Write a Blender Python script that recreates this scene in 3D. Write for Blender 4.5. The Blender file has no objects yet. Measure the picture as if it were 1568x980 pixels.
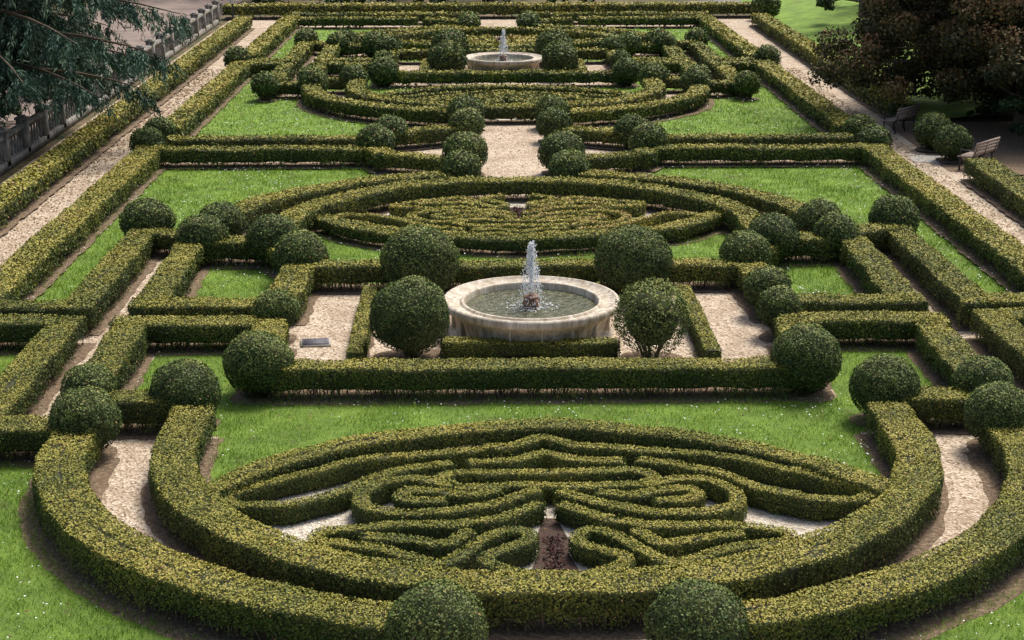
import bpy, math, numpy as np
from mathutils import Vector
from mathutils.geometry import tessellate_polygon
R=np.random.RandomState(7)
scene=bpy.context.scene
rad=math.radians
# ------------------------------------------------------------ materials
def mat_new(name):
    m=bpy.data.materials.new(name); m.use_nodes=True
    nt=m.node_tree; b=nt.nodes["Principled BSDF"]
    return m,nt,b
def N(nt,t,**k):
    n=nt.nodes.new(t)
    for a,v in k.items(): setattr(n,a,v)
    return n
def ramp(nt,fac,stops):
    r=N(nt,"ShaderNodeValToRGB"); e=r.color_ramp.elements
    while len(e)<len(stops): e.new(0.5)
    for i,(p,c) in enumerate(stops):
        e[i].position=p; e[i].color=(*c,1)
    nt.links.new(fac,r.inputs[0]); return r.outputs[0]
def noise(nt,scale,detail=4,rough=.6,vec=None):
    n=N(nt,"ShaderNodeTexNoise"); n.inputs["Scale"].default_value=scale
    n.inputs["Detail"].default_value=detail; n.inputs["Roughness"].default_value=rough
    if vec is None:
        tc=N(nt,"ShaderNodeNewGeometry"); vec=tc.outputs["Position"]
    nt.links.new(vec,n.inputs["Vector"]); return n
def mixc(nt,fac,a,b,mode='MIX'):
    m=N(nt,"ShaderNodeMix",data_type='RGBA',blend_type=mode)
    for s,v in ((0,fac),(6,a),(7,b)):
        if isinstance(v,(int,float)): m.inputs[s].default_value=v
        elif isinstance(v,tuple): m.inputs[s].default_value=(*v,1)
        else: nt.links.new(v,m.inputs[s])
    return m.outputs[2]
def bump(nt,b,h,dist,strength=1):
    n=N(nt,"ShaderNodeBump"); n.inputs["Distance"].default_value=dist; n.inputs["Strength"].default_value=strength
    nt.links.new(h,n.inputs["Height"]); nt.links.new(n.outputs[0],b.inputs["Normal"])

def leaf_mat(name,stops,rough=.6,trans=0.):
    m,nt,b=mat_new(name)
    a=N(nt,"ShaderNodeAttribute",attribute_name="tint")
    c=ramp(nt,a.outputs["Fac"],stops)
    nt.links.new(c,b.inputs["Base Color"]); b.inputs["Roughness"].default_value=rough
    b.inputs["Specular IOR Level"].default_value=.25
    if trans>0:
        t=N(nt,"ShaderNodeBsdfTranslucent"); nt.links.new(c,t.inputs[0])
        d=N(nt,"ShaderNodeBsdfDiffuse"); nt.links.new(c,d.inputs[0])
        ms=N(nt,"ShaderNodeMixShader"); ms.inputs[0].default_value=trans
        o=nt.nodes["Material Output"]; nt.nodes.remove(b)
        nt.links.new(d.outputs[0],ms.inputs[1]); nt.links.new(t.outputs[0],ms.inputs[2]); nt.links.new(ms.outputs[0],o.inputs[0])
    return m
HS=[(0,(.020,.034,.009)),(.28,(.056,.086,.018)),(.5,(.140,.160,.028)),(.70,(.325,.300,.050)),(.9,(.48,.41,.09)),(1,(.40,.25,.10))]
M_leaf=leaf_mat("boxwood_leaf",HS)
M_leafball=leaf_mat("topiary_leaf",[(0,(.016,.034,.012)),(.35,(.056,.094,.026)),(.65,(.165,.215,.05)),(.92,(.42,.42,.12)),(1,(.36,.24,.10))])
M_cedar=leaf_mat("cedar_needles",[(0,(.018,.042,.028)),(.5,(.055,.115,.075)),(1,(.19,.29,.19))])
M_brownleaf=leaf_mat("cypress_foliage",[(0,(.016,.022,.008)),(.4,(.055,.058,.020)),(.7,(.16,.115,.045)),(1,(.40,.21,.10))])
M_ivy=leaf_mat("ivy_leaf",[(0,(.008,.018,.008)),(.6,(.028,.055,.018)),(1,(.08,.12,.035))])
M_blade=leaf_mat("grass_blade",[(0,(.08,.16,.016)),(.5,(.21,.36,.04)),(1,(.48,.56,.11))],.6,.2)
M_litter=leaf_mat("litter_leaf",[(0,(.06,.08,.03)),(.5,(.2,.11,.05)),(1,(.36,.24,.12))],.8)
M_red=leaf_mat("red_foliage",[(0,(.010,.005,.006)),(.6,(.045,.014,.014)),(1,(.10,.035,.03))],.9)

m,nt,b=mat_new("hedge_core"); n=noise(nt,45,5,.7)
nt.links.new(ramp(nt,n.outputs[0],[(.3,(.008,.012,.004)),(.7,(.062,.07,.016))]),b.inputs["Base Color"]); b.inputs["Roughness"].default_value=.9
M_core=m
m,nt,b=mat_new("bark"); n=noise(nt,14,5,.7)
nt.links.new(ramp(nt,n.outputs[0],[(.3,(.06,.044,.03)),(.7,(.22,.165,.115))]),b.inputs["Base Color"]); b.inputs["Roughness"].default_value=.9
M_bark=m

def gravel(name,c1,c2,c3,dirt):
    m,nt,b=mat_new(name)
    g=N(nt,"ShaderNodeNewGeometry")
    v=N(nt,"ShaderNodeTexVoronoi"); v.inputs["Scale"].default_value=20; nt.links.new(g.outputs["Position"],v.inputs["Vector"])
    sep=N(nt,"ShaderNodeSeparateColor"); nt.links.new(v.outputs["Color"],sep.inputs[0])
    c=ramp(nt,sep.outputs[0],[(0,c1),(.35,c2),(1,c3)])
    n1=noise(nt,.8,7,.75); f=ramp(nt,n1.outputs[0],[(.45,(0,0,0)),(.68,(.85,.85,.85))])
    c=mixc(nt,f,c,dirt)
    n2=noise(nt,10,6,.85); c=mixc(nt,.7,c,ramp(nt,n2.outputs[0],[(.3,(.40,.36,.31)),(.56,(1,1,1))]),'MULTIPLY')
    nt.links.new(c,b.inputs["Base Color"]); b.inputs["Roughness"].default_value=.95; b.inputs["Specular IOR Level"].default_value=.2
    bump(nt,b,v.outputs["Distance"],.04,1)
    return m
M_gravel=gravel("path_gravel",(.30,.23,.155),(.60,.48,.35),(.82,.70,.56),(.38,.28,.19))
M_gravelw=gravel("white_gravel",(.44,.39,.31),(.66,.59,.47),(.84,.78,.66),(.46,.39,.29))
m,nt,b=mat_new("soil"); n=noise(nt,12,6,.7)
nt.links.new(ramp(nt,n.outputs[0],[(.3,(.07,.05,.03)),(.52,(.19,.13,.08)),(.72,(.38,.29,.19))]),b.inputs["Base Color"]); b.inputs["Roughness"].default_value=1
bump(nt,b,n.outputs[0],.04); M_soil=m
m,nt,b=mat_new("dark_soil"); n=noise(nt,16,6,.7)
nt.links.new(ramp(nt,n.outputs[0],[(.3,(.02,.013,.010)),(.7,(.10,.06,.04))]),b.inputs["Base Color"]); b.inputs["Roughness"].default_value=1
M_dsoil=m
m,nt,b=mat_new("lawn"); n=noise(nt,1.1,6,.75); n2=noise(nt,45,4,.8)
c=ramp(nt,n.outputs[0],[(.30,(.17,.17,.05)),(.43,(.17,.29,.035)),(.65,(.29,.45,.06))])
c=mixc(nt,.8,c,ramp(nt,n2.outputs[0],[(.3,(.4,.42,.3)),(.62,(1.1,1.1,1.0))]),'MULTIPLY')
nt.links.new(c,b.inputs["Base Color"]); b.inputs["Roughness"].default_value=.9
bump(nt,b,n2.outputs[0],.05); M_lawn=m
m,nt,b=mat_new("ground_earth"); n=noise(nt,.5,7,.7); n2=noise(nt,9,5,.7)
c=ramp(nt,n.outputs[0],[(.35,(.05,.075,.02)),(.5,(.12,.10,.045)),(.65,(.22,.15,.09))])
c=mixc(nt,.6,c,ramp(nt,n2.outputs[0],[(.3,(.4,.4,.4)),(.65,(1,1,1))]),'MULTIPLY')
nt.links.new(c,b.inputs["Base Color"]); b.inputs["Roughness"].default_value=1; bump(nt,b,n2.outputs[0],.05); M_earth=m
def stone(name,c1,c2,stain,sc=3):
    m,nt,b=mat_new(name)
    g=N(nt,"ShaderNodeNewGeometry"); mp=N(nt,"ShaderNodeMapping"); mp.inputs["Scale"].default_value=(9,9,.9)
    nt.links.new(g.outputs["Position"],mp.inputs[0])
    n=noise(nt,sc,6,.65); n2=noise(nt,1,5,.7,mp.outputs[0])
    c=ramp(nt,n.outputs[0],[(.3,c1),(.65,c2)])
    f=ramp(nt,n2.outputs[0],[(.42,(0,0,0)),(.66,(.9,.9,.9))])
    c=mixc(nt,f,c,stain)
    nt.links.new(c,b.inputs["Base Color"]); b.inputs["Roughness"].default_value=.7
    n3=noise(nt,40,4,.6); bump(nt,b,n3.outputs[0],.008); return m
M_fount=stone("fountain_travertine",(.46,.39,.29),(.74,.67,.55),(.27,.20,.12))
M_bal=stone("balustrade_stone",(.12,.11,.09),(.40,.37,.32),(.06,.055,.045))
M_terra=stone("terracotta_stone",(.26,.12,.07),(.42,.24,.15),(.16,.09,.06),8)
m,nt,b=mat_new("pool_water"); b.inputs["Roughness"].default_value=.06
b.inputs["IOR"].default_value=1.33
n=noise(nt,9,4,.6); nt.links.new(ramp(nt,n.outputs[0],[(.35,(.035,.042,.016)),(.7,(.16,.155,.08))]),b.inputs["Base Color"])
bump(nt,b,n.outputs[0],.08,.9); M_water=m
m,nt,b=mat_new("jet_water"); b.inputs["Base Color"].default_value=(.9,.93,.95,1); b.inputs["Roughness"].default_value=.3
M_jet=m
def plain(name,c,r=.6,metal=0,sc=20):
    m,nt,b=mat_new(name); n=noise(nt,sc,5,.6)
    nt.links.new(ramp(nt,n.outputs[0],[(.3,tuple(x*.65 for x in c)),(.7,tuple(min(1,x*1.25) for x in c))]),b.inputs["Base Color"])
    b.inputs["Roughness"].default_value=r; b.inputs["Metallic"].default_value=metal; return m
M_white=plain("daisy_petal",(.74,.74,.70)); M_wood=plain("bench_wood",(.40,.31,.25),.7,0,30); M_iron=plain("cast_iron",(.03,.03,.032),.5)
M_hatch=plain("hatch_metal",(.15,.14,.16),.6,0,40); M_asph=plain("road_asphalt",(.16,.15,.145),.9); M_tan=plain("tan_roadway",(.22,.165,.135),.9,0,.7)
M_pale=plain("pale_stone",(.45,.42,.37),.8); M_glass=plain("lantern_glass",(.7,.7,.66),.2)
# ------------------------------------------------------------ mesh builder
class MB:
    def __init__(s): s.V=[];s.Q=[];s.M=[];s.T=[];s.n=0
    def add(s,V,Q,mat=0,tint=.5):
        V=np.asarray(V,dtype=np.float32).reshape(-1,3); Q=np.asarray(Q,dtype=np.int32).reshape(-1,4)
        if len(Q)==0: return
        s.V.append(V); s.Q.append(Q+s.n); s.M.append(np.full(len(Q),mat,dtype=np.int32))
        t=np.full(len(V),tint,dtype=np.float32) if np.isscalar(tint) else np.asarray(tint,dtype=np.float32)
        s.T.append(t); s.n+=len(V)
    def build(s,name,mats,smooth=False):
        V=np.concatenate(s.V);Q=np.concatenate(s.Q);Mi=np.concatenate(s.M);T=np.concatenate(s.T)
        me=bpy.data.meshes.new(name)
        me.vertices.add(len(V)); me.vertices.foreach_set("co",V.ravel())
        me.loops.add(len(Q)*4); me.loops.foreach_set("vertex_index",Q.ravel())
        me.polygons.add(len(Q)); me.polygons.foreach_set("loop_start",np.arange(0,len(Q)*4,4,dtype=np.int32))
        me.polygons.foreach_set("material_index",Mi)
        me.update(calc_edges=True)
        a=me.attributes.new("tint",'FLOAT','POINT'); a.data.foreach_set("value",T)
        for m in mats: me.materials.append(m)
        if smooth: me.polygons.foreach_set("use_smooth",np.ones(len(Q),dtype=bool))
        ob=bpy.data.objects.new(name,me); scene.collection.objects.link(ob); return ob
def nrm(a): return a/np.maximum(np.linalg.norm(a,axis=1,keepdims=True),1e-9)
def fnoise(P,s=1.):
    x,y,z=P[:,0]*s,P[:,1]*s,P[:,2]*s
    return (np.sin(x*1.7+1.3*np.sin(y*1.1+z))+np.sin(y*2.3+1.7*np.sin(x*.9-z*1.3))+np.sin(z*2.9+x*1.3+y*.7)+np.sin(x*4.1-y*3.7+2*np.sin(z*2+x)))/4
def leaves(mb,P,Nn,size,tint,mat,jit=.6,asp=.62):
    n=len(P)
    if n==0: return
    Nn=nrm(nrm(Nn)+R.randn(n,3)*jit)
    t=nrm(np.cross(Nn,R.randn(n,3))); bb=np.cross(Nn,t)
    s=(size*R.uniform(.65,1.35,n))[:,None]
    V=np.stack([P-t*s*.5,P-bb*s*.5*asp+Nn*s*.08,P+t*s*.5,P+bb*s*.5*asp+Nn*s*.08],1).reshape(-1,3)
    Q=np.arange(n*4).reshape(n,4)
    mb.add(V,Q,mat,np.repeat(np.clip(tint,0,1),4))
def sticks(mb,A,B,ra,rb,mat):
    n=len(A)
    if n==0: return
    D=nrm(B-A); up=np.where(np.abs(D[:,2:3])>.9,np.array([[1.,0,0]]),np.array([[0,0,1.]]))
    t=nrm(np.cross(D,up)); b2=np.cross(D,t); ra=np.broadcast_to(np.asarray(ra,float),(n,))[:,None]; rb=np.broadcast_to(np.asarray(rb,float),(n,))[:,None]
    ring=[t,b2,-t,-b2]
    V=np.stack([A+r*ra for r in ring]+[B+r*rb for r in ring],1).reshape(-1,3)
    base=np.arange(n)[:,None]*8
    Q=np.concatenate([base+np.array([[i,(i+1)%4,4+(i+1)%4,4+i]]) for i in range(4)])
    mb.add(V,Q,mat,.5)
def resample(pts,step):
    p=np.asarray(pts,float); d=np.r_[0,np.cumsum(np.linalg.norm(np.diff(p,axis=0),axis=1))]
    n=max(2,int(round(d[-1]/step))+1); s=np.linspace(0,d[-1],n)
    return np.c_[np.interp(s,d,p[:,0]),np.interp(s,d,p[:,1])],s
soilz=[.008]
soil=MB()
HH=.62
LS=.037
def hedge(name,pts,w=.7,h=HH,yel=.0,bed=True,smooth=0,bedw=.15):
    big=h>.4
    c,s=resample(pts,.16 if big else .1)
    for _ in range(smooth):
        c[1:-1]=(c[:-2]+2*c[1:-1]+c[2:])/4
    L=s[-1]; T=np.gradient(c,axis=0); T/=np.maximum(np.linalg.norm(T,axis=1,keepdims=True),1e-9)
    Nn=np.c_[-T[:,1],T[:,0]]
    mb=MB(); ym=c[:,1].mean(); z3=np.c_[c,np.zeros(len(c))]
    hv=h+R.uniform(-.025,.025)
    wob=fnoise(z3,1.1)*(.045 if big else .015)+fnoise(z3+3,3.)*(.028 if big else .008); hob=fnoise(z3+9,.8)*.03+fnoise(z3+19,2.6)*.02
    ins=.045 if big else .025
    hw=w/2
    zb=h*(.32 if big else .10)
    prof=[(-hw*.72,zb),(-hw+ins,zb+.08),(-hw+ins,h-.08),(-hw+ins+.04,h-ins),(hw-ins-.04,h-ins),(hw-ins,h-.08),(hw-ins,zb+.08),(hw*.72,zb)]
    k=len(prof); n=len(c); V=np.zeros((n,k,3))
    for j,(o,z) in enumerate(prof):
        q=fnoise(np.c_[c*3,np.full(n,j*2.1)],1.3)*(.02 if big else .008)
        off=o+np.sign(o)*(wob+q)
        V[:,j,0]=c[:,0]+Nn[:,0]*off; V[:,j,1]=c[:,1]+Nn[:,1]*off
        V[:,j,2]=z+(hob+(hv-h) if z>h*.6 else q*2)
    Q=[]
    i=np.arange(n-1)
    for j in range(k):
        j2=(j+1)%k
        Q.append(np.c_[i*k+j,i*k+j2,(i+1)*k+j2,(i+1)*k+j])
    for e in (0,n-1):
        b0=e*k; Q.append(np.array([[b0,b0+1,b0+6,b0+7],[b0+1,b0+2,b0+5,b0+6],[b0+2,b0+3,b0+4,b0+5]]))
    mb.add(V.reshape(-1,3),np.concatenate(Q),0,.2)
    dist=max(ym,18.)
    ls=LS*max(1,dist/27)**1.12
    if not big: ls*=.88
    dens=.95/(ls*ls*.31)
    per=w+2*h
    m=int(dens*L*per)
    u=R.uniform(0,L,m); q=R.uniform(0,per,m)
    cx=np.interp(u,s,c[:,0]);cy=np.interp(u,s,c[:,1]);nx=np.interp(u,s,Nn[:,0]);ny=np.interp(u,s,Nn[:,1])
    wb=np.interp(u,s,wob);hb=np.interp(u,s,hob)+hv-h
    side=np.where(q<h,-1,np.where(q<2*h,1,0)); zz=np.where(q<h,q,q-h); tf=(q-2*h)/w
    r=.05 if big else .03
    off=np.where(side==0,(tf-.5)*w,side*hw)
    z=np.where(side==0,h,zz)
    e=np.clip((z-(h-r))/r,0,1); off=np.where(side!=0,off-side*(1-np.sqrt(np.clip(1-e*e,0,1)))*r*.8,off)
    e2=np.clip((np.abs(off)-(hw-r))/r,0,1); z=np.where(side==0,z-(1-np.sqrt(np.clip(1-e2*e2,0,1)))*r*.8,z)
    off=off+np.sign(off)*wb
    P=np.c_[cx+nx*off,cy+ny*off,z+np.where(z>h*.5,hb,0)]
    NN=np.c_[np.where(side==0,0,nx*side),np.where(side==0,0,ny*side),np.where(side==0,1,.15)]
    fn=fnoise(P*np.array([1,1,1.]),2.2); f2=fnoise(P+31,.45); f3=fnoise(P+5,7.)
    lo=.15 if big else .02
    keep=(side==0)|(R.rand(m)<np.clip((z/h-lo+fn*.26)/.36,0.05,1))
    topm=(side==0)
    keep&=~(topm&(f3+fn*.8>.85)&(R.rand(m)<.85))
    keep&=~((~topm)&(f3-fn*.6>.8)&(R.rand(m)<.8))
    P=P+np.where(topm[:,None],np.array([[0,0,1.]]),NN*np.array([1,1,0]))*(R.normal(0,.45,m)*ls*.6)[:,None]
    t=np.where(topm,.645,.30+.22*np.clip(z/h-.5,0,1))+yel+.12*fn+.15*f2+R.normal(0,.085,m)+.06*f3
    t=np.where(R.rand(m)<.012,1.,t)
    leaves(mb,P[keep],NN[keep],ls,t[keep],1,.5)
    for e,sg in ((0,-1),(n-1,1)):
        me_=int(dens*w*h); o=R.uniform(-hw,hw,me_); z=R.uniform(.05,h,me_)
        kk=R.rand(me_)<np.clip((z/h-lo)/.35,.03,1); o=o[kk];z=z[kk]
        P=np.c_[c[e,0]+Nn[e,0]*o+T[e,0]*sg*.03,c[e,1]+Nn[e,1]*o+T[e,1]*sg*.03,z+hob[e]]
        P+=R.normal(0,.012,P.shape)
        leaves(mb,P,np.tile([T[e,0]*sg,T[e,1]*sg,.1],(len(P),1)),ls,.34+yel+.12*fnoise(P,2)+R.normal(0,.1,len(P)),1,.5)
    ns=int(L*(16 if big else 5)) if ym<50 else 0
    if ns:
        u=R.uniform(0,L,ns);o=R.uniform(-hw,hw,ns)*.95
        P=np.c_[np.interp(u,s,c[:,0])+np.interp(u,s,Nn[:,0])*o,np.interp(u,s,c[:,1])+np.interp(u,s,Nn[:,1])*o,h+R.uniform(.01,.06,ns)]
        leaves(mb,P,R.randn(ns,3),ls*.9,.7+R.normal(0,.15,ns),1,.3,.4)
    if ym<62 and big:
        ns=int(L*(34 if ym<40 else 14))
        u=R.uniform(0,L,ns);o=R.uniform(-hw*.9,hw*.9,ns)
        A=np.c_[np.interp(u,s,c[:,0])+np.interp(u,s,Nn[:,0])*o*.85,np.interp(u,s,c[:,1])+np.interp(u,s,Nn[:,1])*o*.85,np.zeros(ns)]
        B=A.copy(); B[:,:2]+=R.normal(0,.07,(ns,2)); B[:,2]=R.uniform(.28,.46,ns)
        sticks(mb,A,B,R.uniform(.006,.014,ns),.005,2)
    ob=mb.build(name,[M_core,M_leaf,M_bark])
    if bed:
        z=soilz[0]; soilz[0]+=.00025
        hwb=hw+(bedw if big else .05)
        e=fnoise(z3,2.7)*.07
        A=np.c_[c+Nn*(hwb+e)[:,None],np.full(n,z)];B=np.c_[c-Nn*(hwb-e)[:,None],np.full(n,z)]
        V=np.empty((2*n,3));V[0::2]=A;V[1::2]=B
        soil.add(V,np.c_[2*i,2*i+1,2*i+3,2*i+2],0)
    return ob
def ellip(cx,cy,a,b,t0,t1,n=60,p=1.):
    t=np.linspace(rad(t0),rad(t1),n); return np.c_[cx+a*np.cos(t),cy+b*np.sin(t)]
def ball(x,y,r=.62,zc=None,squash=.96,name="topiary_ball",openness=0.,mats=None,lscale=1.,tintb=0.):
    y=y*.996
    if zc is None: r=r*.97
    mb=MB(); zc=zc if zc else .64*max(1,r/.62)
    sx_,sy_=R.uniform(.95,1.05,2); squash*=R.uniform(.94,1.03)
    ls=LS*max(1,y/27)**1.1*lscale
    ph=R.uniform(0,50); tb=R.normal(0,.035)
    nu,nv=28,16
    th=np.linspace(.02,math.pi-.02,nv); fi=np.linspace(0,2*math.pi,nu,endpoint=False)
    TT,FF=np.meshgrid(th,fi,indexing='ij')
    D=np.stack([np.sin(TT)*np.cos(FF),np.sin(TT)*np.sin(FF),np.cos(TT)],-1).reshape(-1,3)
    sc=np.array([sx_,sy_,squash])
    lump=lambda D:.06*fnoise(D*2+ph,1.1)+.03*fnoise(D*5+ph,1.2)
    rr=(r-.055-openness*.25)*(1+lump(D))
    V=D*rr[:,None]*sc+np.array([x,y,zc])
    i,j=np.meshgrid(np.arange(nv-1),np.arange(nu),indexing='ij'); i=i.ravel();j=j.ravel();j2=(j+1)%nu
    mb.add(V,np.c_[i*nu+j,(i+1)*nu+j,(i+1)*nu+j2,i*nu+j2],0)
    m=int(1.1/(ls*ls*.31)*4*math.pi*r*r*(1-openness*.45))
    D=nrm(R.randn(m,3)); f=fnoise(D*2+ph,1.2); lp=lump(D)
    rr=r*(1+lp)+R.normal(0,.38,m)*ls*(.7+openness*3)
    P=D*rr[:,None]*sc+np.array([x,y,zc])
    f3=fnoise(P,6.)
    keep=(D[:,2]>-.62)|(R.rand(m)<.45)
    keep&=(f3+.5*f<.68)|(R.rand(m)<.35)
    keep&=P[:,2]>.03
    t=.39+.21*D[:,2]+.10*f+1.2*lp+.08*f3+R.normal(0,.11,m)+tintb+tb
    t=np.where(R.rand(m)<.012,1.,t)
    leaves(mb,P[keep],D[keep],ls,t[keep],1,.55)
    ns=26
    a=R.uniform(0,6.28,ns); A=np.c_[x+.16*np.cos(a)*R.rand(ns),y+.16*np.sin(a)*R.rand(ns),np.zeros(ns)]
    B=np.c_[x+r*.6*np.cos(a),y+r*.6*np.sin(a),np.full(ns,zc-r*.35)]
    sticks(mb,A,B,.016,.006,2)
    ob=mb.build(name,mats or [M_core,M_leafball,M_bark])
    z=soilz[0]; soilz[0]+=.00025
    k=16; a=np.linspace(0,2*math.pi,k,endpoint=False); rr=r*(.9+.1*np.sin(a*3+ph))
    O=np.c_[x+rr*np.cos(a),y+rr*np.sin(a),np.full(k,z)]; I=np.c_[x+.05*np.cos(a),y+.05*np.sin(a),np.full(k,z)]
    i=np.arange(k); soil.add(np.r_[O,I],np.c_[i,(i+1)%k,k+(i+1)%k,k+i],0)
    return ob
# ------------------------------------------------------------ planting plan (metres, garden axis = Y)
def module(dy,second=False):
    for half in (-1,1):
        Y=lambda v: (v if half<0 else 66-v)+dy
        rng=(180,360) if half<0 else (0,180)
        rc=(25.2 if half<0 else 40.8)+dy
        ring=ellip(0,rc,6.0,5.6,*rng,90)
        ring=np.r_[[[ring[0,0],rc-half*1.5]],ring,[[ring[-1,0],rc-half*1.5]]]
        hedge("boxwood_hedge",ring,.72,yel=.05)
        for sx in (-1,1):
            g=14.5
            if half<0: a0,a1=((180,270-g) if sx<0 else (360,270+g))
            else: a0,a1=((180,90+g) if sx<0 else (0,90-g))
            arm=ellip(0,rc,7.75,6.8,a0,a1,60)
            arm=np.r_[[[arm[0,0],rc-half*.6]],arm]
            hedge("boxwood_hedge",arm,.74,yel=.05,bedw=.26)
        la=[(-5.25,23.3),(-4.6,24.3),(-3.6,25.1),(-2.3,25.75),(-1.0,26.15),(0.3,26.2),(1.6,25.9),(2.9,25.35),(3.9,24.75),(4.7,24.0),(5.25,23.2)]
        if half>0: la=[(x,y if abs(x)<3 else y+.25) for x,y in la]
        hedge("boxwood_hedge",[(x,Y(y)) for x,y in la],.48,.44,smooth=4)
        W=.24; H=.34; yl=.02 if half<0 else .16
        brod=[# leaf-shaped wing : two lines meeting at the outer tip
              [(-.95,25.3),(-1.6,25.12),(-2.44,25.02),(-3.27,24.66),(-4.15,24.08),(-4.85,23.6),(-5.0,23.3),(-4.7,23.0),(-4.0,22.98),(-3.3,23.42),(-2.75,24.08),(-2.1,24.5),(-1.5,24.68)],
              # scroll
              [(-1.5,23.7),(-2.05,23.95),(-2.55,23.85),(-2.9,23.4),(-2.85,22.85),(-2.3,22.58),(-1.5,22.62),(-.8,22.98),(-.16,23.5)],
              [(-.75,23.42),(-1.3,23.22),(-1.75,23.42),(-2.15,23.45),(-2.32,23.18),(-2.02,23.0),(-1.6,22.98)],
              # angular lower arm with hooked foot
              [(-.16,22.98),(-.75,22.42),(-1.45,22.12),(-2.3,22.16),(-3.4,21.92),(-3.45,21.6),(-2.5,21.32),(-1.62,20.78),(-1.42,20.95),(-.98,21.72),(-.62,22.0),(-.34,21.86),(-.34,21.55),(-.98,21.05),(-1.0,20.85),(-.42,20.42)],
              [(-2.75,21.75),(-2.0,21.62),(-1.55,21.45),(-1.2,21.95)]]
        for bl in brod:
            for sx in (1,-1):
                hedge("parterre_hedge",[(sx*x,Y(y)) for x,y in bl],W,H,yel=yl,bed=False,smooth=1)
        for bl in ([(-1.0,25.3),(-.55,25.35),(0,25.8),(.55,25.35),(1.0,25.3)],[(-1.25,24.72),(-.5,24.85),(0,25.22),(.5,24.85),(1.25,24.72)],
                   [(-1.45,23.72),(-1.75,24.0),(-1.45,24.3),(1.45,24.3),(1.75,24.0),(1.45,23.72),(-1.45,23.72)]):
            hedge("parterre_hedge",[(x,Y(y)) for x,y in bl],W,H,yel=yl,bed=False,smooth=1)
        yc=(28.9 if half<0 else 36.55)+dy
        hedge("boxwood_hedge",[(-4.9,yc),(4.9,yc)],.66,HH+.03)
        for sx in (-1,1):
            if half<0:
                segs=[[(8.5,32.0),(5.1,32.05)],[(8.1,31.8),(8.0,27.3)],[(5.3,31.9),(5.15,29.2)],[(8.0,27.15),(6.3,27.2)],
                      [(9.5,32.4),(9.5,25.7)],[(9.7,32.1),(11.6,32.1)],[(8.1,25.9),(9.6,25.9)]]
            else:
                segs=[[(8.1,38.9),(8.0,33.2)],[(8.4,33.35),(5.1,33.35)],[(5.2,36.8),(5.3,33.6)],[(9.5,40.6),(9.5,32.95)],[(9.7,33.3),(11.6,33.3)],
                      [(9.6,40.2),(8.0,39.6)],[(8.0,39.0),(6.2,38.9)],[(6.1,38.9),(5.3,37.3)]]
            for sg in segs: hedge("boxwood_hedge",[(sx*x,y+dy) for x,y in sg],.7)
        bs={-1:[(7.75,26.0,.60),(8.0,27.7,.5),(6.2,27.5,.63),(5.1,29.1,.65),(5.25,32.7,.5),(9.65,25.4,.55)],
            1:[(9.6,41.0,.63),(7.7,40.8,.6),(7.8,39.3,.6),(6.1,38.95,.63),(5.25,37.25,.64)]}[half]
        for sx in (-1,1):
            for x,y,r in bs: ball(sx*(x+R.uniform(-.08,.08)),y+dy,r*R.uniform(.95,1.05))
            y=(18.3 if half<0 else 47.9)+dy
            ball(sx*1.6,y,.62)
    for sx in (-1,1):
        hedge("low_box_hedge",[(sx*3.5,30.4+dy),(sx*3.5,35.3+dy)],.32,.4)
        ball(sx*2.4,35.7+dy,.84,.90)
        if sx<0: ball(sx*2.45,31.3+dy,.80,.92)
    if dy==0:
        ball(5.2,34.3,.5)
        ball(2.35,31.1,.70,.90,1.1,openness=.5,lscale=1.15,tintb=.12,name="loose_evergreen_shrub")
    else: ball(2.45,31.3+dy,.80,.92)
    hedge("low_box_hedge",[(-1.8,31.35+dy),(1.7,31.25+dy)],.42,.36)
module(0); module(40.3)
for sx in (-1,1):
    for sg in ([(11.4,51.5),(4.5,51.5)],[(4.0,50.6),(1.9,49.8)],[(11.3,53.5),(4.5,53.4)],[(4.0,54.4),(1.6,55.6)],[(4.4,51.5),(4.0,50.4)],
               [(12.,92.0),(4.5,92.0)],[(12.,94.2),(1.8,94.2)],[(4.0,91.2),(1.9,90.2)]):
        hedge("boxwood_hedge",[(sx*x,y) for x,y in sg],.7)
    for x,y,r in ((4.4,52.3,.66),(4.05,54.7,.57),(1.5,50.3,.7),(1.5,56.0,.62),(1.5,58.9,.6),(11.75,52.5,.56),(11.75,54.6,.55),(11.9,73.9,.6),(1.6,90,.6)):
        ball(sx*x,y,r)
    for y0,y1 in ((13,32.5),(32.9,51.9),(55.2,72.6),(74.8,93)):
        hedge("long_border_hedge",[(sx*11.65,y0),(sx*11.55,y1)],.85,.63,yel=.06)
hedge("long_border_hedge",[(-14.15,38),(-14.1,92)],.85,.66,yel=.08)
hedge("long_border_hedge",[(14.6,60),(14.75,93)],.85,.66,yel=.08)
hedge("long_border_hedge",[(14.0,30),(14.2,48.9)],.9,.66,yel=.0)
hedge("boxwood_hedge",[(-16,97.5),(16,97.8)],1.2,.8,yel=.1)
ball(15.6,96.3,.85)
ball(14.15,54.2,.66); ball(14.25,52.2,.60)
soil.build("soil_beds",[M_soil])
mb=MB()
for y0,y1 in ((20.7,22.4),(43.6,45.3)):
    P=np.c_[R.normal(0,.09,420),R.uniform(y0,y1,420),R.uniform(.015,.07,420)]
    leaves(mb,P,np.tile([0,0,1.],(420,1)),.05,R.uniform(0,1,420),0,.7)
mb.build("red_leaf_bedding",[M_red])
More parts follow.
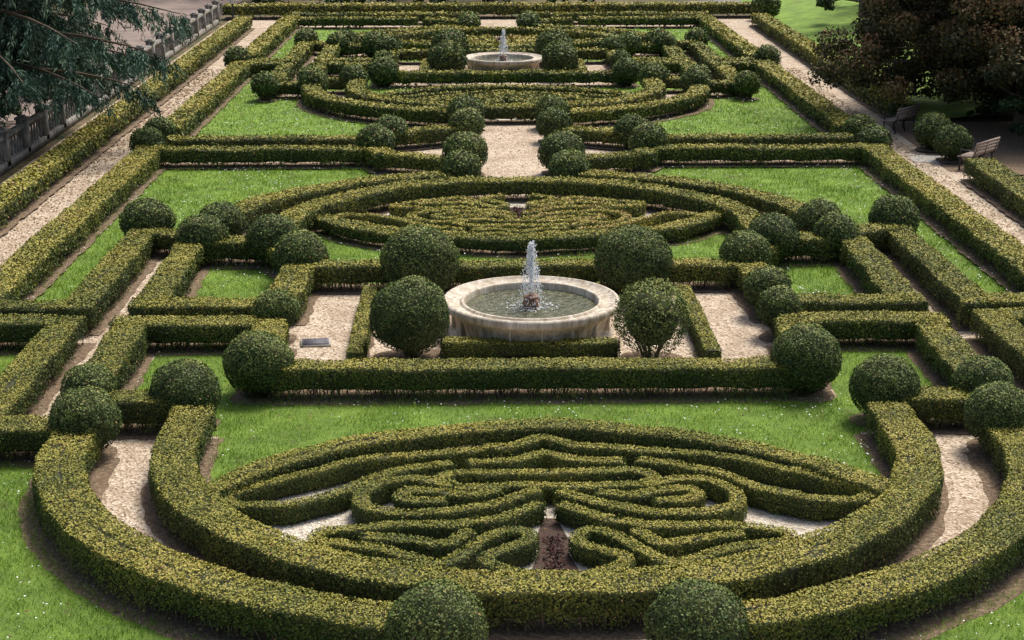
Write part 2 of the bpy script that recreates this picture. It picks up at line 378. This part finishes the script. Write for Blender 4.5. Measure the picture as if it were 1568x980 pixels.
# ------------------------------------------------------------ ground sheets
def sheet(name,polys,z,mat):
    me=bpy.data.meshes.new(name); V=[];F=[]
    for k,p in enumerate(polys):
        vv=[Vector((a,b,0)) for a,b in p]; base=len(V)
        V+= [(a,b,z) for a,b in p]
        for t in tessellate_polygon([vv]):
            t=[base+i for i in t]
            A,B,C_=[V[i] for i in t]
            if (B[0]-A[0])*(C_[1]-A[1])-(B[1]-A[1])*(C_[0]-A[0])<0: t=t[::-1]
            F.append(t)
    me.from_pydata(V,[],F); me.materials.append(mat)
    ob=bpy.data.objects.new(name,me); scene.collection.objects.link(ob); return ob
rect=lambda x0,y0,x1,y1:[(x0,y0),(x1,y0),(x1,y1),(x0,y1)]
sheet("ground",[rect(-500,-300,500,900)],-.03,M_earth)
sheet("gravel_paths",[rect(-15.6,-20,15.2,97)],0,M_gravel)
lawns=[]
for dy in (0,40.3):
    for half in (-1,1):
        fy=(lambda y:y+dy) if half>0 else (lambda y:66-y+dy)
        rc=40.8
        ymax=51.1 if half>0 else 52.0
        for sx in (-1,1):
            a=np.linspace(math.acos(2.6/8.15),0,22)
            poly=[(9.9,33.7),(11.25,33.7),(11.25,ymax),(4.6,ymax),(4.2,49.7),(2.6,48.9)]+[(8.15*math.cos(t),rc+7.2*math.sin(t)) for t in a]+[(8.15,40.4),(9.9,40.4)]
            lawns.append([(sx*x,fy(y)) for x,y in poly])
        p=[(-5.5,42.2),(-4.7,41.3),(-3.6,40.5),(-2.3,39.95),(-1,39.6),(.3,39.6),(1.6,39.85),(2.9,40.35),(3.9,40.9),(4.8,41.6),(5.5,42.3),
           (5.6,39.2),(7.6,38.6),(7.6,33.8),(5.7,33.8),(5.6,37.3),(4.9,37.0),(-4.9,37.0),(-5.6,37.3),(-5.7,33.8),(-7.6,33.8),(-7.6,38.6),(-5.6,39.2)]
        lawns.append([(x,fy(y)) for x,y in p])
sheet("lawn",lawns,.004,M_lawn)
gl=[];dsl=[]
for dy in (0,40.3):
    for half in (-1,1):
        fy=(lambda y:y+dy) if half<0 else (lambda y:66-y+dy)
        arc=ellip(0,25.2,5.6,5.2,200,340,40)
        top=[(4.6,24.2),(3.6,25.1),(1.6,25.8),(0,26.0),(-1.6,25.8),(-3.6,25.1),(-4.6,24.2)]
        gl.append([(x,fy(y)) for x,y in list(arc)+top])
        dsl.append([(x,fy(y)) for x,y in [(-.28,20.7),(.28,20.7),(.35,21.2),(.22,21.8),(.25,22.3),(.1,23.1),(-.1,23.1),(-.25,22.3),(-.22,21.8),(-.35,21.2)]])
sheet("parterre_gravel",gl,.0062,M_gravelw)
sheet("bedding_soil",dsl,.0105,M_dsoil)
mb=MB(); nx,ny=16,24; X=np.linspace(15.3,60,nx);Yv=np.linspace(60,140,ny)
XX,YY=np.meshgrid(X,Yv,indexing='ij'); ZZ=-.02+np.clip((XX-15.6)*.13,0,4)+.08*fnoise(np.c_[XX.ravel(),YY.ravel(),0*XX.ravel()],.3).reshape(XX.shape)*(XX>16)
i,j=np.meshgrid(np.arange(nx-1),np.arange(ny-1),indexing='ij');i=i.ravel();j=j.ravel()
mb.add(np.stack([XX,YY,ZZ],-1).reshape(-1,3),np.c_[i*ny+j,(i+1)*ny+j,(i+1)*ny+j+1,i*ny+j+1],0); mb.build("grass_slope",[M_lawn],True)
sheet("bench_terrace_soil",[[(13.7,50.3),(19,49),(19,60),(13.9,59.6)]],.0045,M_soil)
sheet("bench_paving",[[(13.0,51.9),(14.2,51.6),(14.3,53.0),(13.1,53.2)]],.012,M_pale)
sheet("side_roadway",[rect(-26,30,-16.6,130)],.0,M_tan)
sheet("park_road",[[(2,103.4),(12,103.4),(30,112),(60,118),(60,122),(28,116),(11,106.4),(2,106.4)]],.06,M_asph)
def inpoly(P,poly):
    x,y=P[:,0],P[:,1]; ins=np.zeros(len(P),bool); n=len(poly)
    for a in range(n):
        x1,y1=poly[a];x2,y2=poly[(a+1)%n]
        c=((y1>y)!=(y2>y))&(x<(x2-x1)*(y-y1)/((y2-y1) if y2!=y1 else 1e-9)+x1); ins^=c
    return ins
gb=MB(); ds=MB()
for poly in lawns:
    a=np.array(poly); x0,y0=a.min(0);x1,y1=a.max(0)
    y0=max(y0,17.)
    if y1<y0 : continue
    ym=(y0+y1)/2; k=max(1,ym/26)
    m=int((x1-x0)*(y1-y0)*700/k**2.2)
    P=np.c_[R.uniform(x0,x1,m),R.uniform(y0,y1,m)]; P=P[inpoly(P,poly)]
    P3=np.c_[P,P[:,0]*0]; P=P[(fnoise(P3,1.9)+.6*fnoise(P3,5.))<R.uniform(.1,1.2,len(P))]
    m=len(P); hh=R.uniform(.025,.07,m)*min(k,1.6)*(1+.5*fnoise(np.c_[P,P[:,0]*0],1.3)); w=.011*k
    an=R.uniform(0,6.28,m); dx=np.c_[np.cos(an),np.sin(an)]*w/2; ln=R.normal(0,.03,(m,2))*min(k,1.6)
    z0=np.zeros((m,1))
    V=np.stack([np.c_[P-dx,z0],np.c_[P+dx,z0],np.c_[P+ln+dx*.25,hh],np.c_[P+ln-dx*.25,hh]],1).reshape(-1,3)
    gb.add(V,np.arange(m*4).reshape(m,4),0,np.repeat(np.clip(.5+.25*fnoise(np.c_[P,P[:,0]*0],.9)+R.normal(0,.18,m),0,1),4))
    m=int((x1-x0)*(y1-y0)*34/k)
    P=np.c_[R.uniform(x0,x1,m),R.uniform(y0,y1,m)]; P=P[inpoly(P,poly)]
    f=fnoise(np.c_[P,P[:,0]*0],.8); P=P[R.rand(len(P))<np.clip(.25+f,0.04,1)]; m=len(P)
    s=R.uniform(.009,.019,m)*k**.7; z=R.uniform(.05,.09,m)*min(k,1.5)
    a1=R.uniform(0,1.57,m)
    V=np.stack([np.c_[P[:,0]+s*np.cos(a1+t),P[:,1]+s*np.sin(a1+t),z+R.normal(0,.004,m)] for t in (0,1.57,3.14,4.71)],1).reshape(-1,3)
    ds.add(V,np.arange(m*4).reshape(m,4),0)
gb.build("grass",[M_blade]); ds.build("daisies",[M_white])
mb=MB(); m=12000
P=np.c_[R.uniform(-13.6,13.6,m),R.uniform(17,75,m),R.uniform(.006,.02,m)]
P[:3500,0]=-13.6+np.abs(R.normal(0,.7,3500)); P[3500:6000,0]=13.5-np.abs(R.normal(0,.6,2500))
leaves(mb,P,np.tile([0,0,1.],(m,1)),.05*np.maximum(1,P[:,1]/32),R.rand(m),0,.25); mb.build("leaf_litter",[M_litter])
# ------------------------------------------------------------ primitives
def box(mb,c,s,mat=0,rz=0,taper=1.,rx=0,ry=0):
    v=np.array([[x,y,z] for z in (-.5,.5) for x,y in ((-.5,-.5),(.5,-.5),(.5,.5),(-.5,.5))])
    v[4:,:2]*=taper; v=v*np.array(s)
    if rx: cc,ss=math.cos(rx),math.sin(rx); v=v@np.array([[1,0,0],[0,cc,ss],[0,-ss,cc]])
    if ry: cc,ss=math.cos(ry),math.sin(ry); v=v@np.array([[cc,0,-ss],[0,1,0],[ss,0,cc]])
    cc,ss=math.cos(rz),math.sin(rz); v=v@np.array([[cc,ss,0],[-ss,cc,0],[0,0,1]])
    mb.add(v+np.array(c),[[0,3,2,1],[4,5,6,7],[0,1,5,4],[1,2,6,5],[2,3,7,6],[3,0,4,7]],mat)
def lathe(mb,c,prof,n=48,mat=0):
    a=np.linspace(0,2*math.pi,n,endpoint=False); k=len(prof)
    V=np.array([[c[0]+r*math.cos(t),c[1]+r*math.sin(t),c[2]+z] for t in a for r,z in prof])
    i=np.arange(n);Q=[]
    for j in range(k-1): Q.append(np.c_[i*k+j,((i+1)%n)*k+j,((i+1)%n)*k+j+1,i*k+j+1])
    mb.add(V,np.concatenate(Q),mat)
# ------------------------------------------------------------ fountains
def fountain(cy,s=1.):
    e=bpy.data.objects.new("fountain",None); scene.collection.objects.link(e); e.location=(0.02,cy,0)
    def part(mb,name,mats,sm=True):
        o=mb.build(name,mats,False); o.parent=e; o.scale=(s,s,.93)
        if sm:
            md=o.modifiers.new("b",'BEVEL'); md.width=.012; md.segments=2; md.limit_method='ANGLE'; md.angle_limit=rad(50)
        return o
    mb=MB()
    lathe(mb,(0,0,0),[(1.72,-.02),(1.72,.12),(1.66,.15),(1.60,.18),(1.58,.24),(1.62,.44),(1.68,.56),(1.76,.62),(1.84,.66),(1.86,.70),(1.86,.80),(1.83,.84),(1.78,.85),(1.74,.80),(1.50,.74),(1.47,.80),(1.42,.80),(1.40,.76),(1.38,.30)],96,0)
    for k in range(16):
        a=k*math.pi/8+.1; box(mb,(1.63*math.cos(a),1.63*math.sin(a),.38),(.1,.05,.36),0,a)
    part(mb,"basin",[M_fount])
    mb=MB(); lathe(mb,(0,0,0),[(1.40,.64),(.9,.642),(.3,.64),(.01,.64)],64,0); part(mb,"water_surface",[M_water],False)
    mb=MB(); lathe(mb,(0,0,.4),[(.20,0),(.16,.28),(.10,.33),(.08,.38),(.13,.42),(.17,.46),(.15,.49),(.05,.5),(.05,.56),(.01,.57)],20,0)
    for k in range(4):
        a=k*math.pi/2+.6; lathe(mb,(.15*math.cos(a),.15*math.sin(a),.68),[(.02,0),(.06,.05),(.065,.10),(.03,.16),(.005,.17)],10,0)
    part(mb,"spout_pedestal",[M_terra],False)
    mb=MB()
    drops=[]
    for q in range(1700):
        if R.rand()<.38:
            v=R.rand(); z=.98+1.12*(v**.8); rr=.010+.035*v; a=R.uniform(0,6.28); r=abs(R.normal(0,rr)); drops.append((r*math.cos(a),r*math.sin(a),z,R.uniform(.007,.015),R.uniform(1.2,2.6)))
        else:
            a=R.uniform(0,6.28); top=R.uniform(.45,1.18); t=R.rand(); reach=R.uniform(.08,.30)
            z=.98+top-t*t*(top+.28); x=reach*t+.02
            if z<.68: continue
            drops.append((x*math.cos(a),x*math.sin(a),z,R.uniform(.005,.013),R.uniform(1,2.0)))
    for q in range(260):
        a=R.uniform(0,6.28); r=abs(R.normal(.3,.16)); drops.append((r*math.cos(a),r*math.sin(a),.655,R.uniform(.006,.02),.35))
    n=len(drops); d=np.array(drops)
    a6=np.arange(6)*math.pi/3
    rings=[(.35,-1.),(1.,-.35),(1.,.35),(.35,1.)]
    U=np.array([[k*math.cos(t),k*math.sin(t),z] for k,z in rings for t in a6])
    V=U[None]*np.c_[d[:,3],d[:,3],d[:,3]*d[:,4]][:,None,:]+d[:,None,:3]
    q=[[r*6+i,r*6+(i+1)%6,(r+1)*6+(i+1)%6,(r+1)*6+i] for r in range(3) for i in range(6)]+[[3,2,1,0],[5,4,3,0],[18,19,20,21],[18,21,22,23]]
    Q=(np.arange(n)[:,None,None]*24+np.array(q)[None]).reshape(-1,4)
    mb.add(V.reshape(-1,3),Q,0)
    part(mb,"water_jet",[M_jet],False)
fountain(32.95); fountain(73.2,.96)
# ------------------------------------------------------------ hatch
mb=MB(); box(mb,(0,0,.02),(.62,.5,.04),1); box(mb,(0,0,.047),(.54,.42,.012),0)
for k in range(5): box(mb,(0,-.16+k*.08,.056),(.46,.02,.006),0)
o=mb.build("utility_hatch",[M_hatch,M_pale]); o.location=(-4.45,32.3,0); o.rotation_euler=(0,0,.1)
# ------------------------------------------------------------ benches
def bench(x,y,rz):
    mb=MB()
    for k in range(4): box(mb,(-.02+k*.115-.2,0,.44+.004*k),(.095,1.65,.032),0)
    for k in range(4): box(mb,(.26+k*.03,0,.54+k*.11),(.028,1.65,.085),0,0,1,0,rad(14))
    for sy in (-.72,0,.72):
        box(mb,(-.22,sy,.21),(.045,.045,.42),1); box(mb,(.2,sy,.21),(.045,.045,.42),1,0,1,0,rad(-8))
        box(mb,(0,sy,.415),(.5,.045,.03),1); box(mb,(.29,sy,.66),(.035,.045,.52),1,0,1,0,rad(14))
        if sy: box(mb,(0,sy,.64),(.48,.05,.03),1); box(mb,(-.22,sy,.53),(.035,.04,.22),1)
    o=mb.build("park_bench",[M_wood,M_iron]); o.location=(x,y,.01); o.rotation_euler=(0,0,rz)
bench(14.0,57.9,rad(-42)); bench(14.75,51.0,rad(-42))
# ------------------------------------------------------------ balustrade, wall, lantern
mb=MB(); fx=-16.1
box(mb,(fx,67,.12),(.34,56,.28)); box(mb,(fx,67,1.0),(.26,56,.11)); box(mb,(fx,67,1.07),(.20,56,.03))
for k in range(24):
    y=39.2+k*2.42; box(mb,(fx,y,.66),(.34,.34,1.1)); box(mb,(fx,y,1.24),(.42,.42,.07)); box(mb,(fx,y,1.31),(.28,.28,.08),0,0,.5)
    for j in range(1,7):
        lathe(mb,(fx,y+j*.345,.26),[(.06,0),(.06,.06),(.035,.10),(.07,.24),(.04,.42),(.035,.56),(.06,.61),(.06,.68)],8)
mb.build("stone_balustrade",[M_bal])
mb=MB(); box(mb,(-9.6,100.9,.5),(13.2,.25,.12)); box(mb,(-9.6,100.9,.1),(13.2,.3,.2))
for k in range(12): box(mb,(-16+k*1.16,100.9,.3),(.16,.2,.32))
mb.build("low_stone_wall",[M_pale])
mb=MB(); lathe(mb,(0,0,0),[(.13,0),(.12,.15),(.05,.25),(.045,1.0),(.07,1.05),(.05,1.1)],12,0)
for a in range(6): box(mb,(.12*math.cos(a*1.047),.12*math.sin(a*1.047),1.27),(.018,.018,.34),0,a*1.047)
lathe(mb,(0,0,1.1),[(.08,0),(.115,.03),(.125,.3),(.10,.32)],12,1); lathe(mb,(0,0,1.43),[(.19,0),(.10,.10),(.03,.16),(.01,.22)],12,0)
o=mb.build("garden_lantern",[M_iron,M_glass]); o.location=(-15.2,95.2,0)
# ------------------------------------------------------------ trees
def tube(mb,pts,r0,r1,mat,n=8):
    p=np.asarray(pts,float); k=len(p); T=nrm(np.gradient(p,axis=0)); a=np.linspace(0,2*math.pi,n,endpoint=False)
    rr=np.linspace(r0,r1,k); V=[]
    for i in range(k):
        u=np.cross(T[i],[0,0,1.]); 
        if np.linalg.norm(u)<.2: u=np.cross(T[i],[1.,0,0])
        u/=np.linalg.norm(u); w=np.cross(T[i],u)
        V.append(p[i]+rr[i]*(np.cos(a)[:,None]*u+np.sin(a)[:,None]*w))
    V=np.concatenate(V); j=np.arange(n); Q=[]
    for i in range(k-1): Q.append(np.c_[i*n+j,i*n+(j+1)%n,(i+1)*n+(j+1)%n,(i+1)*n+j])
    mb.add(V,np.concatenate(Q),mat)
def broad_tree(name,x,y,z0,h,rad_,base,mleaf,nl=26,dens=1.,leaf=.16,tb=0.,nc=9,low=.3):
    mb=MB(); tube(mb,[(x,y,z0-.2),(x+R.normal(0,.1),y,z0+h*.3),(x+R.normal(0,.3),y+R.normal(0,.3),z0+h*.65),(x,y,z0+h*.95)],h*.03+.12,.05,1,10)
    for k in range(nl):
        zz=z0+base+(h-base)*((k+.5)/nl); a=k*2.4+R.uniform(-.4,.4)
        f=(zz-z0-base)/(h-base); rr=rad_*math.sqrt(max(.08,1-(f*1.05-low)**2/(1.05-low+.05)**2))*R.uniform(.8,1.12)
        e=np.array([x+rr*math.cos(a),y+rr*math.sin(a),zz-.1+R.uniform(-.5,.4)]); s=np.array([x,y,max(z0+.6,zz-rr*.25)])
        mid=(s+e)/2+np.array([0,0,.25*rr*.4])
        tube(mb,[s,mid,e],.09,.02,1,5)
        for c in range(nc):
            t=R.uniform(.35,1.05); p=(1-t)**2*s+2*t*(1-t)*mid+t*t*e+R.normal(0,.13*rad_,3)*np.array([1,1,.6])
            cr=R.uniform(.35,.8)*rad_/5.5
            m=int(170*dens*(cr/.6)**2*(.16/leaf)**2); D=nrm(R.randn(m,3))
            P=p+D*cr*(R.rand(m,1)**.4)*np.array([1,1,.75]); kk=P[:,2]>z0+.1; P=P[kk]; D=D[kk]
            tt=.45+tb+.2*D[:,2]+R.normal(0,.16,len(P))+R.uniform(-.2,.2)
            leaves(mb,P,D+np.array([0,0,.3]),leaf,tt,0,.8)
    return mb.build(name,[mleaf,M_bark])
def cedar(x,y,h,rb):
    mb=MB(); tube(mb,[(x,y,-.3),(x+.1,y,h*.4),(x,y,h)],.5,.08,1,12)
    for k in range(60):
        zz=2.6+(h-3.2)*(k/60)**1.3; a=k*2.4+R.uniform(-.3,.3); rr=rb*(1-.55*(zz/h))*R.uniform(.75,1.15)*1.15
        s=np.array([x,y,zz]); d=np.array([math.cos(a),math.sin(a),0])
        pts=[s+d*rr*t+np.array([0,0,.9*t-1.5*t*t]) for t in np.linspace(0,1,6)]
        tube(mb,pts,.11,.015,1,5); pts=np.array(pts)
        for q in range(46):
            t=R.uniform(.15,1); p=np.array([np.interp(t,np.linspace(0,1,6),pts[:,i]) for i in range(3)])
            sd=np.array([-d[1],d[0],0])*R.choice([-1,1]); ln=R.uniform(.5,1.5)*(1.15-t*.6)
            dr=(sd*.8+d*.5); e=p+dr*ln+np.array([0,0,-R.uniform(.25,.95)*ln])
            m=int(75*ln+25); u=R.rand(m)
            P=p+(e-p)*u[:,None]+np.array([0,0,-.25])*(u**2)[:,None]
            P+=np.c_[R.normal(0,.06,m),R.normal(0,.06,m),-np.abs(R.normal(0,.15,m))]
            T=nrm(R.randn(m,3)*.5+np.array([0,0,-1])+dr*.5); B=nrm(np.cross(T,R.randn(m,3)))
            L=R.uniform(.09,.2,m)[:,None]; w=.022
            V=np.stack([P-B*w,P+B*w,P+T*L+B*w*.4,P+T*L-B*w*.4],1).reshape(-1,3)
            mb.add(V,np.arange(m*4).reshape(m,4),0,np.repeat(np.clip(.5+R.normal(0,.2,m)+.25*R.randn(),0,1),4))
    mb.build("cedar_tree",[M_cedar,M_bark])
cedar(-17.9,54.5,13,7.3)
broad_tree("cypress_tree",18.9,61.5,.2,11,6.5,1.1,M_brownleaf,58,1.5,.14,.08,11,.10)
broad_tree("ivy_clad_tree",18.4,58,0,5.5,2.3,.3,M_ivy,18,3.2,.13)
broad_tree("ivy_clad_tree",18.6,54,0,5,2.1,.3,M_ivy,16,3.2,.13)
for x,y,h,r in ((20,90,7,3.2),(25,84,8,3.5),(23.5,97,8,3.5)):
    broad_tree("evergreen_tree",x,y,1.0,h,r,.3,M_ivy,16,1.6,.2,.15)
for k in range(17):
    x=-40+k*5+R.uniform(-1,1); y=112+R.uniform(-3,5)
    if x>4: y+=8+(x-4)*.35
    broad_tree("evergreen_tree",x,y,0,R.uniform(8,12),R.uniform(3,4),.2 if k%3 else 2.5,M_ivy if k%2 else M_brownleaf,14,.8,.26,.1)
for x,y in ((-27,75),(-30,88),(-28,101),(-32,62)):
    broad_tree("evergreen_tree",x,y,0,9,3.6,1.2,M_ivy,14,.8,.25,.2)
for x,y in ((-18.6,50),(-19.5,60),(-18.8,67),(-21,72)): broad_tree("wild_shrub",x,y,0,1.5,1.7,.1,M_ivy,10,3,.15,.15)
for x in (-14,-10.5,-7.5,-4,0,4.5): broad_tree("wild_shrub",x,104.5+R.uniform(-.6,.6),0,1.8,1.6,.1,M_ivy,8,2,.2,.25)
# ------------------------------------------------------------ camera, light, world
cd=bpy.data.cameras.new("camera"); cam=bpy.data.objects.new("camera",cd); scene.collection.objects.link(cam)
cd.sensor_width=36; cd.lens=57.4; cd.clip_end=2000; cam.location=(-1.03,0,9.92); cam.rotation_euler=(rad(90-16.28),0,rad(-1.122))
scene.camera=cam
el,az=rad(60),rad(34)
sd=Vector((math.sin(az)*math.cos(el),math.cos(az)*math.cos(el),math.sin(el)))
sl=bpy.data.lights.new("sun",'SUN'); sl.energy=3.7; sl.angle=rad(18); sl.color=(1,.96,.89)
so=bpy.data.objects.new("sun",sl); scene.collection.objects.link(so); so.rotation_euler=sd.to_track_quat('Z','Y').to_euler()
w=bpy.data.worlds.new("World"); scene.world=w; w.use_nodes=True; nt=w.node_tree
sk=nt.nodes.new("ShaderNodeTexSky"); sk.sky_type='NISHITA'; sk.sun_disc=False; sk.sun_elevation=el; sk.sun_rotation=az; sk.dust_density=5
nt.links.new(sk.outputs[0],nt.nodes["Background"].inputs[0]); nt.nodes["Background"].inputs[1].default_value=.15
scene.view_settings.view_transform='Standard'; scene.view_settings.look='None'; scene.view_settings.exposure=0
